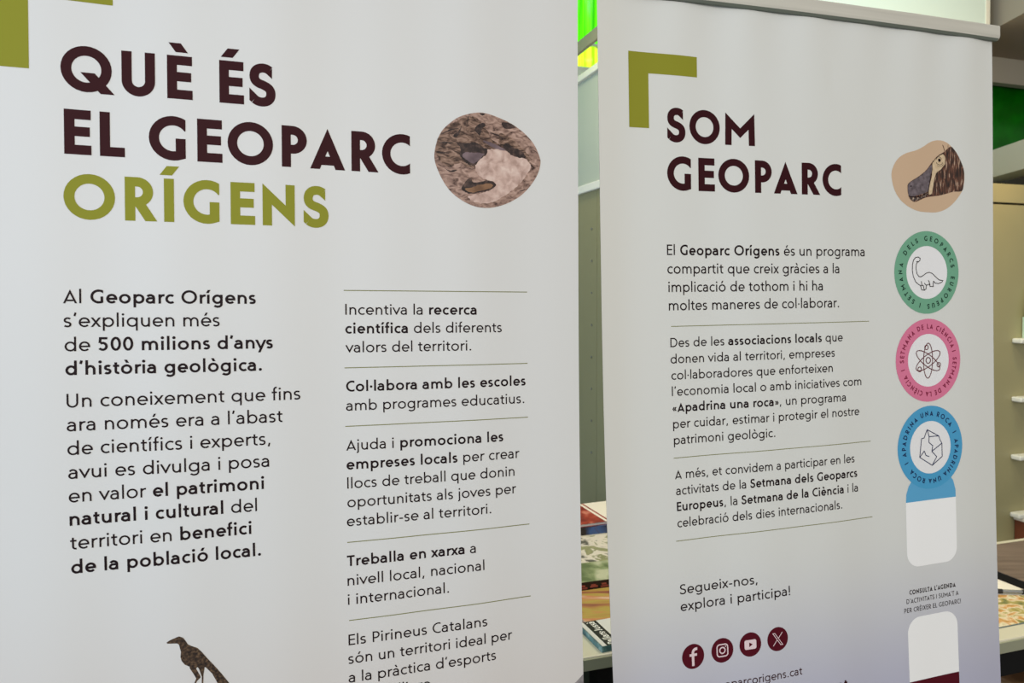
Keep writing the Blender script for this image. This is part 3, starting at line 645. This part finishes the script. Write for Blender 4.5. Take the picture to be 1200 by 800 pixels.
b3 = badge('b', M['badge_blue'], .6797, .7988, .0800, .0510, (('APADRINA UNA ROCA', -99, 50), ('I', 67, 67), ('APADRINA UNA ROCA', 83, 227), ('I', 246, 246)), M['navy_ink'], .0136, .135)
g = lambda x, y: (.6788+(x-331)*.000318, .7990+(y-359)*.000246+2.5e-5*(x-331))
p = Print(SR, 3)
for q in (((310, 220), (400, 268), (410, 300), (424, 325), (425, 430), (345, 500), (248, 437), (265, 292), (285, 286), (310, 220)), ((310, 220), (325, 275), (400, 268)), ((325, 275), (322, 320), (352, 345), (345, 390), (424, 325)), ((345, 390), (382, 432), (345, 500)), ((248, 437), (285, 388), (297, 422), (324, 431))): p.path([g(*k) for k in q], .0016)
p.build('rock_icon', M['navy_ink'], b3)
# cards, their caption, social icons, web address
p = Print(SR); p.fill(rrect(.6165, .9004, .7410, 1.0255, .028, 'bc')); p.build('white_card', M['card_white'], RB)
p = Print(SR); p.fill(rrect(.6130, 1.1225, .7370, 1.2462, .030, 'ad')); cd = p.build('white_card', M['card_white'], RB)
p = Print(SR); p.fill(rrect(.6130, 1.2464, .7370, 1.300, .028, 'bc')); p.build('maroon_band', M['disc_maroon'], cd)
p = Print(SR)
for t, a, b, v in (('CONSULTA L’AGENDA', .6195, .7351, 1.0775), ('D’ACTIVITATS I SUMA’T A', .6121, .7417, 1.0942), ('PER CRÉIXER EL GEOPARC!', .606, .7469, 1.1114)):
    p.line(t, a, b, v, .0126, .10 if v > 1.08 else .145, .15, .03)
p.build('caption', M['black_ink'], RB)
def social(cu, cv, draw):
    p = Print(SR); p.disc(cu, cv, 0, .0216, 48); d = p.build('social_icon', M['disc_maroon'], RB)
    p = Print(SR, 2); draw(p, cu, cv); p.build('symbol', M['icon_pink'], d); return d
def f_sym(p, u, v):
    p.path([(u-.0005, v+.0165), (u-.0005, v-.0060)]+[(u+.0060+.0065*cos(radians(t)), v-.0060+.0065*sin(radians(t))) for t in range(190, 275, 12)]+[(u+.0085, v-.0125)], .0048)
    p.path([(u-.0070, v-.0025), (u+.0075, v-.0025)], .0044)
def ig_sym(p, u, v):
    p.path(rrect(u-.0105, v-.0105, u+.0105, v+.0105, .005), .0022, True); p.ellipse(u, v, .0052, .0052, .0022); p.disc(u+.0065, v-.0065, 0, .0012, 12)
def x_sym(p, u, v):
    p.path([(u-.0100, v-.0110), (u-.0058, v-.0110), (u+.0100, v+.0110), (u+.0058, v+.0110)], .0012, True)
    p.path([(u+.0100, v-.0115), (u+.0012, v-.0014)], .0013); p.path([(u-.0018, v+.0018), (u-.0100, v+.0115)], .0013)
social(.1500, 1.1214, f_sym); social(.2078, 1.1200, ig_sym)
d = social(.2633, 1.1173, lambda p, u, v: p.fill(rrect(u-.0118, v-.0085, u+.0118, v+.0085, .0035)))
p = Print(SR, 3); p.fill([(.2608, 1.1133), (.2676, 1.1173), (.2608, 1.1213)]); p.build('play_triangle', M['disc_maroon'], d)
social(.3193, 1.1156, x_sym)
p = Print(SR); p.line('www.geoparcorigens.cat', .1302, .3684, 1.1880, .0205, .085, .12); p.build('web_address', M['maroon'], RB)
p = Print(SR); p.line('*cat*', .4330, .4665, 1.2285, .0225, .085, .14); p.build('web_address', M['maroon'], RB)

# ------------------------------------------------------------------ background furniture
M['olive_paint'] = mat('olive_grey_laminate', (138, 135, 98), .32, .5)
M['tan_paint'] = noisy('tan_laminate', [(.3, (156, 150, 112)), (.7, (163, 156, 117))], 3, 3, .38, .5)
M['gloss_grey'] = mat('glossy_grey_green', (178, 188, 174), .22, .6)
M['shelf_white'] = mat('white_shelf', (232, 232, 222), .4, .4)
M['groove'] = mat('dark_groove', (40, 38, 30), .8, .1)
M['partition'] = mat('pale_green_white_panel', (226, 236, 228), .35, .5)
M['edge_cream'] = mat('cream_edge', (236, 226, 212), .5, .3)
M['table_top'] = mat('white_table_top', (206, 202, 182), .3, .5)
M['table_edge'] = mat('grey_green_table_edge', (150, 152, 130), .5, .3)
M['frame_black'] = mat('black_frame', (10, 10, 12), .6, .2)
M['leg_green'] = mat('dark_green_metal', (26, 40, 30), .4, .5)
M['pages'] = mat('paper_pages', (232, 226, 214), .7, .2)
M['carton'] = noisy('brown_carton', [(.42, (110, 78, 52)), (.54, (150, 112, 80)), (.66, (230, 208, 176))], 9, 9, .45, .5, stretch=(1.2, 1.2, 14), distort=.6)
bm = nb(); box(bm, 1.62, 3.515, 2.85, 3.0, 0, 3.30)
wp = struct('wall_partition', bm, M['partition'])
obj('edge_strip', box(nb(), 3.515, 3.54, 2.845, 3.0, 0, 3.30), M['edge_cream'], wp)

def at(a, b, z=0): return R(a, b, z)
# tall unit seen through the gap
o = thing('display_cabinet', 'tall olive cabinet side with white ledges seen in the gap between the banners', 'cabinet', at(1.4, 2.9))
obj('side_panel', box(nb(), 1.20, 1.56, 2.612, 3.20, 0, 1.925), M['olive_paint'], o)
obj('front_stile', box(nb(), 1.197, 1.56, 2.45, 2.606, 0, 1.925, .003), M['olive_paint'], o)
obj('ledge', box(nb(), 1.185, 1.56, 2.44, 3.20, 1.925, 1.957, .003), M['shelf_white'], o)
obj('upper_panel', box(nb(), 1.20, 1.56, 2.45, 3.20, 1.957, 2.385), M['gloss_grey'], o)
obj('top_cap', box(nb(), 1.185, 1.56, 2.44, 3.20, 2.385, 2.412, .003), M['shelf_white'], o)
for k, z in enumerate([.88+.128*i for i in range(8)]):
    obj('shelf_pin', tube(nb(), R(1.1975, 2.66, z), R(1.202, 2.66, z), .0045, 10), M['pole_metal'], o)
# tan unit at the right edge
o = thing('shelf_cabinet', 'tall tan cabinet with white shelves at the right edge behind the table', 'cabinet', at(3.0, 2.6))
obj('carcass', box(nb(), 2.45, 3.75, 2.40, 2.80, 0, 1.912), M['tan_paint'], o)
obj('cornice', box(nb(), 2.45, 3.75, 2.395, 2.80, 1.920, 2.003, .002), M['tan_paint'], o)
obj('shadow_gap', box(nb(), 2.46, 3.74, 2.41, 2.79, 1.912, 1.920), M['groove'], o)
for z in (1.305, 1.043, .783, .523): obj('shelf', box(nb(), 3.137, 3.75, 2.352, 2.400, z-.011, z+.011, .006), M['shelf_white'], o)
obj('plinth_shelf', box(nb(), 2.45, 3.75, 2.34, 2.400, .36, .385, .003), M['shelf_white'], o)
# things on its shelves
M['pale_green_card'] = mat('pale_green_card', (196, 220, 196), .5, .3)
o = thing('leaflet_holder', 'small pale green leaflet holder on the top white shelf at the right edge', 'holder', at(3.2, 2.375, 1.316))
obj('holder_box', box(nb(), 3.196, 3.28, 2.356, 2.396, 1.316, 1.41, .002), M['pale_green_card'], o)
F = frame(R(3.236, 2.376, 1.41), PSI); bm = nb(); box(bm, -.045, .05, -.012, .004, 0, .135, .001, F)
for v in bm.verts:
    t = v.co.z-1.41; v.co += E1*(.25*t)
obj('leaflet', bm, M['pale_green_card'], o)
o = thing('wooden_box', 'brown wooden box with pale lid on the lowest shelf at the right edge', 'box', at(3.3, 2.37, .385))
obj('box_body', box(nb(), 3.165, 3.45, 2.342, 2.398, .385, .498, .003), mat('red_brown_wood', (112, 58, 34), .5), o)
obj('box_lid', box(nb(), 3.160, 3.45, 2.341, 2.399, .498, .5115, .002), M['edge_cream'], o)

def table(lbl, a0, a1, b0, b1):
    o = thing('display_table', lbl, 'table', at((a0+a1)/2, (b0+b1)/2))
    obj('table_top', box(nb(), a0, a1, b0, b1, .727, .750, .003), M['table_top'], o)
    obj('edge_band', box(nb(), a0+.001, a1-.001, b0-.004, b0+.002, .722, .7465, .001), M['table_edge'], o)
    bm = nb(); box(bm, a0+.05, a1-.05, b0+.012, b1-.02, .66, .722); obj('apron', bm, M['frame_black'], o)  # black frame; under the gap table it also stands in for shade
    for a in (a0+.03, a1-.07):
        for b in (b0+.012, b1-.06): obj('leg', box(nb(), a, a+.04, b, b+.04, 0, .722, .003), M['leg_green'], o)
    return o
table('pale table with dark green legs in the gap between the banners, under brochures', .585, 1.16, 1.405, 2.42)
table('pale table at the lower right edge, holding maps and a dark board', 1.42, 2.78, 1.188, 1.665)
o = tag(obj('shade_block', box(nb(), .70, 1.12, 1.50, 2.3, 0, .40, .004), M['frame_black']), 'black block put in for the shade under the table between the banners', 'box')  # dark block added in place of the shade under the table
o = thing('carton', 'brown shrink-wrapped carton under the table at the lower right corner', 'carton', at(1.75, 1.42))
obj('carton_body', box(nb(), 1.50, 2.3, 1.205, 1.59, 0, .60, .006), M['carton'], o)
obj('wrap_film', box(nb(), 1.497, 2.303, 1.202, 1.593, .30, .36, .004), M['carton'], o)

def cover_mat(name, stops, sc_=20, dist=.6, st=(1, 1, 1)): return noisy(name, stops, sc_, 7, .35, .5, stretch=st, distort=dist)
def book(lbl, cat, c, rz, w, d, t, m_cover, m_spine=None, group=None):
    # closed book lying flat: page block between two boards, spine on the near side
    o = thing('book' if cat == 'book' else 'brochure', lbl, cat, c, group); F = frame(c, rz)
    obj('page_block', box(nb(), -w/2+.003, w/2-.003, -d/2+.002, d/2-.003, .0012, t-.0012, 0, F), M['pages'], o)
    obj('cover', box(nb(), -w/2, w/2, -d/2, d/2, t-.0014, t, 0, F), m_cover, o)
    obj('back_cover', box(nb(), -w/2, w/2, -d/2, d/2, 0, .0014, 0, F), m_cover, o)
    if m_spine: obj('spine', box(nb(), -w/2, w/2, -d/2-.001, -d/2+.0015, 0, t, 0, F), m_spine, o)
    return o, F
def flat_text(F, z, text, x0, x1, y, em, rot, m, parent, wr=.10):
    # lettering lying on a cover: rot False = along x, True = along +y
    st, a, b = set_line(text, wr, wr); k = (x1-x0)/(b-a); bm = nb(); i = 0
    for Q in st:
        i += 1
        for q in Q:
            pts = [((x0+(p[0]-a)*k, y+p[1]*em) if not rot else (y-p[1]*em, x0+(p[0]-a)*k)) for p in q]
            try: bm.faces.new([bm.verts.new(F(px, py, z+.00004+.000004*(i % 6))) for px, py in pts])
            except ValueError: pass
    return obj('lettering', bm, m, parent)
Tz = .7503
# small white booklet with the black title strip, nearest in the gap
m_teal = cover_mat('teal_photo_cover', [(.35, (40, 78, 84)), (.55, (96, 140, 140)), (.7, (176, 196, 186))], 40)
m_white = mat('white_cover', (216, 216, 214), .35)
m_blackc = mat('black_title_strip', (22, 22, 24), .4)
o, F = book('thick booklet with black title strip and teal edge, nearest in the gap', 'book', R(.711, 1.474, Tz), PSI+.05, .100, .116, .0125, m_white, m_teal)
obj('edge_band', box(nb(), -.0508, -.0488, -.058, .058, 0, .0125, 0, F), m_teal, o)
obj('title_strip', box(nb(), -.038, -.006, -.0578, .0578, .0125, .0128, 0, F), m_blackc, o)
flat_text(F, .0129, 'Pallars·Jussà', -.053, .055, -.0130, .027, True, mat('white_lettering', (236, 236, 232), .5), o, .12)
# ochre landscape brochure
m_land = bpy.data.materials.new('ochre_landscape_cover'); m_land = cover_mat('ochre_landscape_cover', [(.30, (120, 58, 62)), (.42, (172, 120, 72)), (.52, (176, 156, 76)), (.62, (196, 128, 88)), (.74, (224, 214, 190))], 7, .8, (.6, 3.2, 1))
book('ochre and orange landscape brochure behind the booklet with the black strip', 'brochure', R(.83, 1.625, Tz), PSI, .30, .165, .007, m_land, mat('pale_blue_edge', (190, 206, 204), .5))
# dark-spined green book
m_greenmap = cover_mat('green_map_cover', [(.35, (96, 112, 74)), (.5, (140, 152, 112)), (.66, (190, 192, 164))], 16)
o, F = book('green-covered book with a dark spine and red lettering, in the gap', 'book', R(.86, 1.778, Tz), PSI, .26, .125, .024, m_greenmap, mat('dark_brown_spine', (40, 26, 24), .4))
bm = nb()
for k in range(7):                                   # row of worn red marks along the spine
    x0 = -.120+.030*k; box(bm, x0, x0+.022, -.0647, -.0635, .007+.002*(k % 2), .011+.002*(k % 2), 0, F); box(bm, x0+.003, x0+.016, -.0647, -.0635, .013, .017, 0, F)
obj('spine_marks', bm, mat('red_marks', (176, 84, 66), .5), o)
# white and green folded map
m_map = cover_mat('white_green_map', [(.36, (92, 92, 84)), (.42, (214, 206, 196)), (.52, (222, 214, 202)), (.56, (138, 140, 104)), (.7, (160, 158, 122))], 17, .7)
o = thing('folded_map', 'white and green folded map behind the dark-spined book, in the gap', 'map', R(.92, 1.96, Tz))
bm = nb(); box(bm, .78, 1.08, 1.845, 2.07, Tz, Tz+.010, .001); obj('map_sheets', bm, M['pages'], o)
obj('map_face', box(nb(), .78, 1.08, 1.843, 2.072, Tz+.010, Tz+.0115), m_map, o)
# red magazines at the back
m_red = cover_mat('red_magazine_cover', [(.35, (112, 30, 24)), (.55, (168, 62, 46)), (.68, (206, 128, 108))], 16)
o, F = book('dark blue magazine under the red one at the back of the table in the gap', 'magazine', R(.985, 2.215, Tz), PSI, .25, .20, .024, cover_mat('blue_brown_cover', [(.4, (58, 46, 42)), (.55, (70, 100, 150)), (.7, (96, 76, 62))], 14), cover_mat('blue_brown_spine', [(.40, (44, 36, 34)), (.52, (64, 98, 156)), (.62, (84, 64, 52))], 12))
o.name = 'magazine'
o, F = book('red magazine with white border on top of the dark blue one, in the gap', 'magazine', R(.985, 2.222, Tz+.0242), PSI+.05, .25, .20, .010, m_red)
o.name = 'magazine'
obj('white_border', box(nb(), .018, .028, -.10, .10, .0100, .0104, 0, F), M['pages'], o); obj('white_panel', box(nb(), .036, .125, -.10, .10, .0100, .0104, 0, F), M['pages'], o)
# right table: maps, papers, pen, dark board
m_land2 = cover_mat('coloured_map', [(.36, (104, 112, 70)), (.47, (176, 160, 90)), (.54, (226, 216, 190)), (.60, (206, 150, 80)), (.70, (130, 122, 84))], 22, .8)
bm = nb(); box(bm, 1.50, 2.02, 1.235, 1.372, Tz, Tz+.0012); o = thing('area_map', 'colourful printed map lying along the front of the right-hand table', 'map', R(1.76, 1.30, Tz)); obj('map_face', bm, m_land2, o)
obj('map_border', box(nb(), 1.50, 2.02, 1.232, 1.235, Tz, Tz+.0013), mat('slate_border', (96, 112, 112), .5), o)
bm = nb(); F = frame(R(1.76, 1.425, Tz), PSI-.35); box(bm, -.15, .15, -.055, .075, .0013, .0022, 0, F); o = thing('paper_sheet', 'white paper sheet under the black pen on the right-hand table', 'paper', R(1.76, 1.425, Tz)); obj('sheet', bm, M['pages'], o)
m_ink = mat('printed_grey', (120, 116, 110), .5)
bm = nb()
for k in range(5): box(bm, -.12, .02+.02*(k % 3), .004+.013*k, .008+.013*k, .0022, .0024, 0, F)
obj('printed_lines', bm, m_ink, o)
o = thing('pen', 'black pen with a grey grip lying across the white paper', 'pen', R(1.78, 1.36, Tz+.003))
pa, pb_ = R(1.715, 1.392, Tz+.0085), R(1.845, 1.335, Tz+.0085); dr = (pb_-pa)
obj('barrel', tube(nb(), pa, pa+dr*.40, .0055), M['black_plastic'], o); obj('grip', tube(nb(), pa+dr*.40, pa+dr*.74, .0045), M['pole_metal'], o); obj('cap', tube(nb(), pa+dr*.74, pb_, .0058), M['black_plastic'], o)
o = thing('display_board', 'flat dark board with brown-grey top and black edge on the right-hand table', 'board', R(2.1, 1.46, Tz))
obj('board_body', box(nb(), 1.845, 2.5, 1.30, 1.60, Tz, .772, .002), M['frame_black'], o)
obj('board_top', box(nb(), 1.847, 2.498, 1.302, 1.598, .772, .7735), noisy('brown_grey_wood', [(.3, (96, 82, 74)), (.7, (120, 104, 94))], 6, 6, .5, .3, stretch=(1, 9, 1)), o)
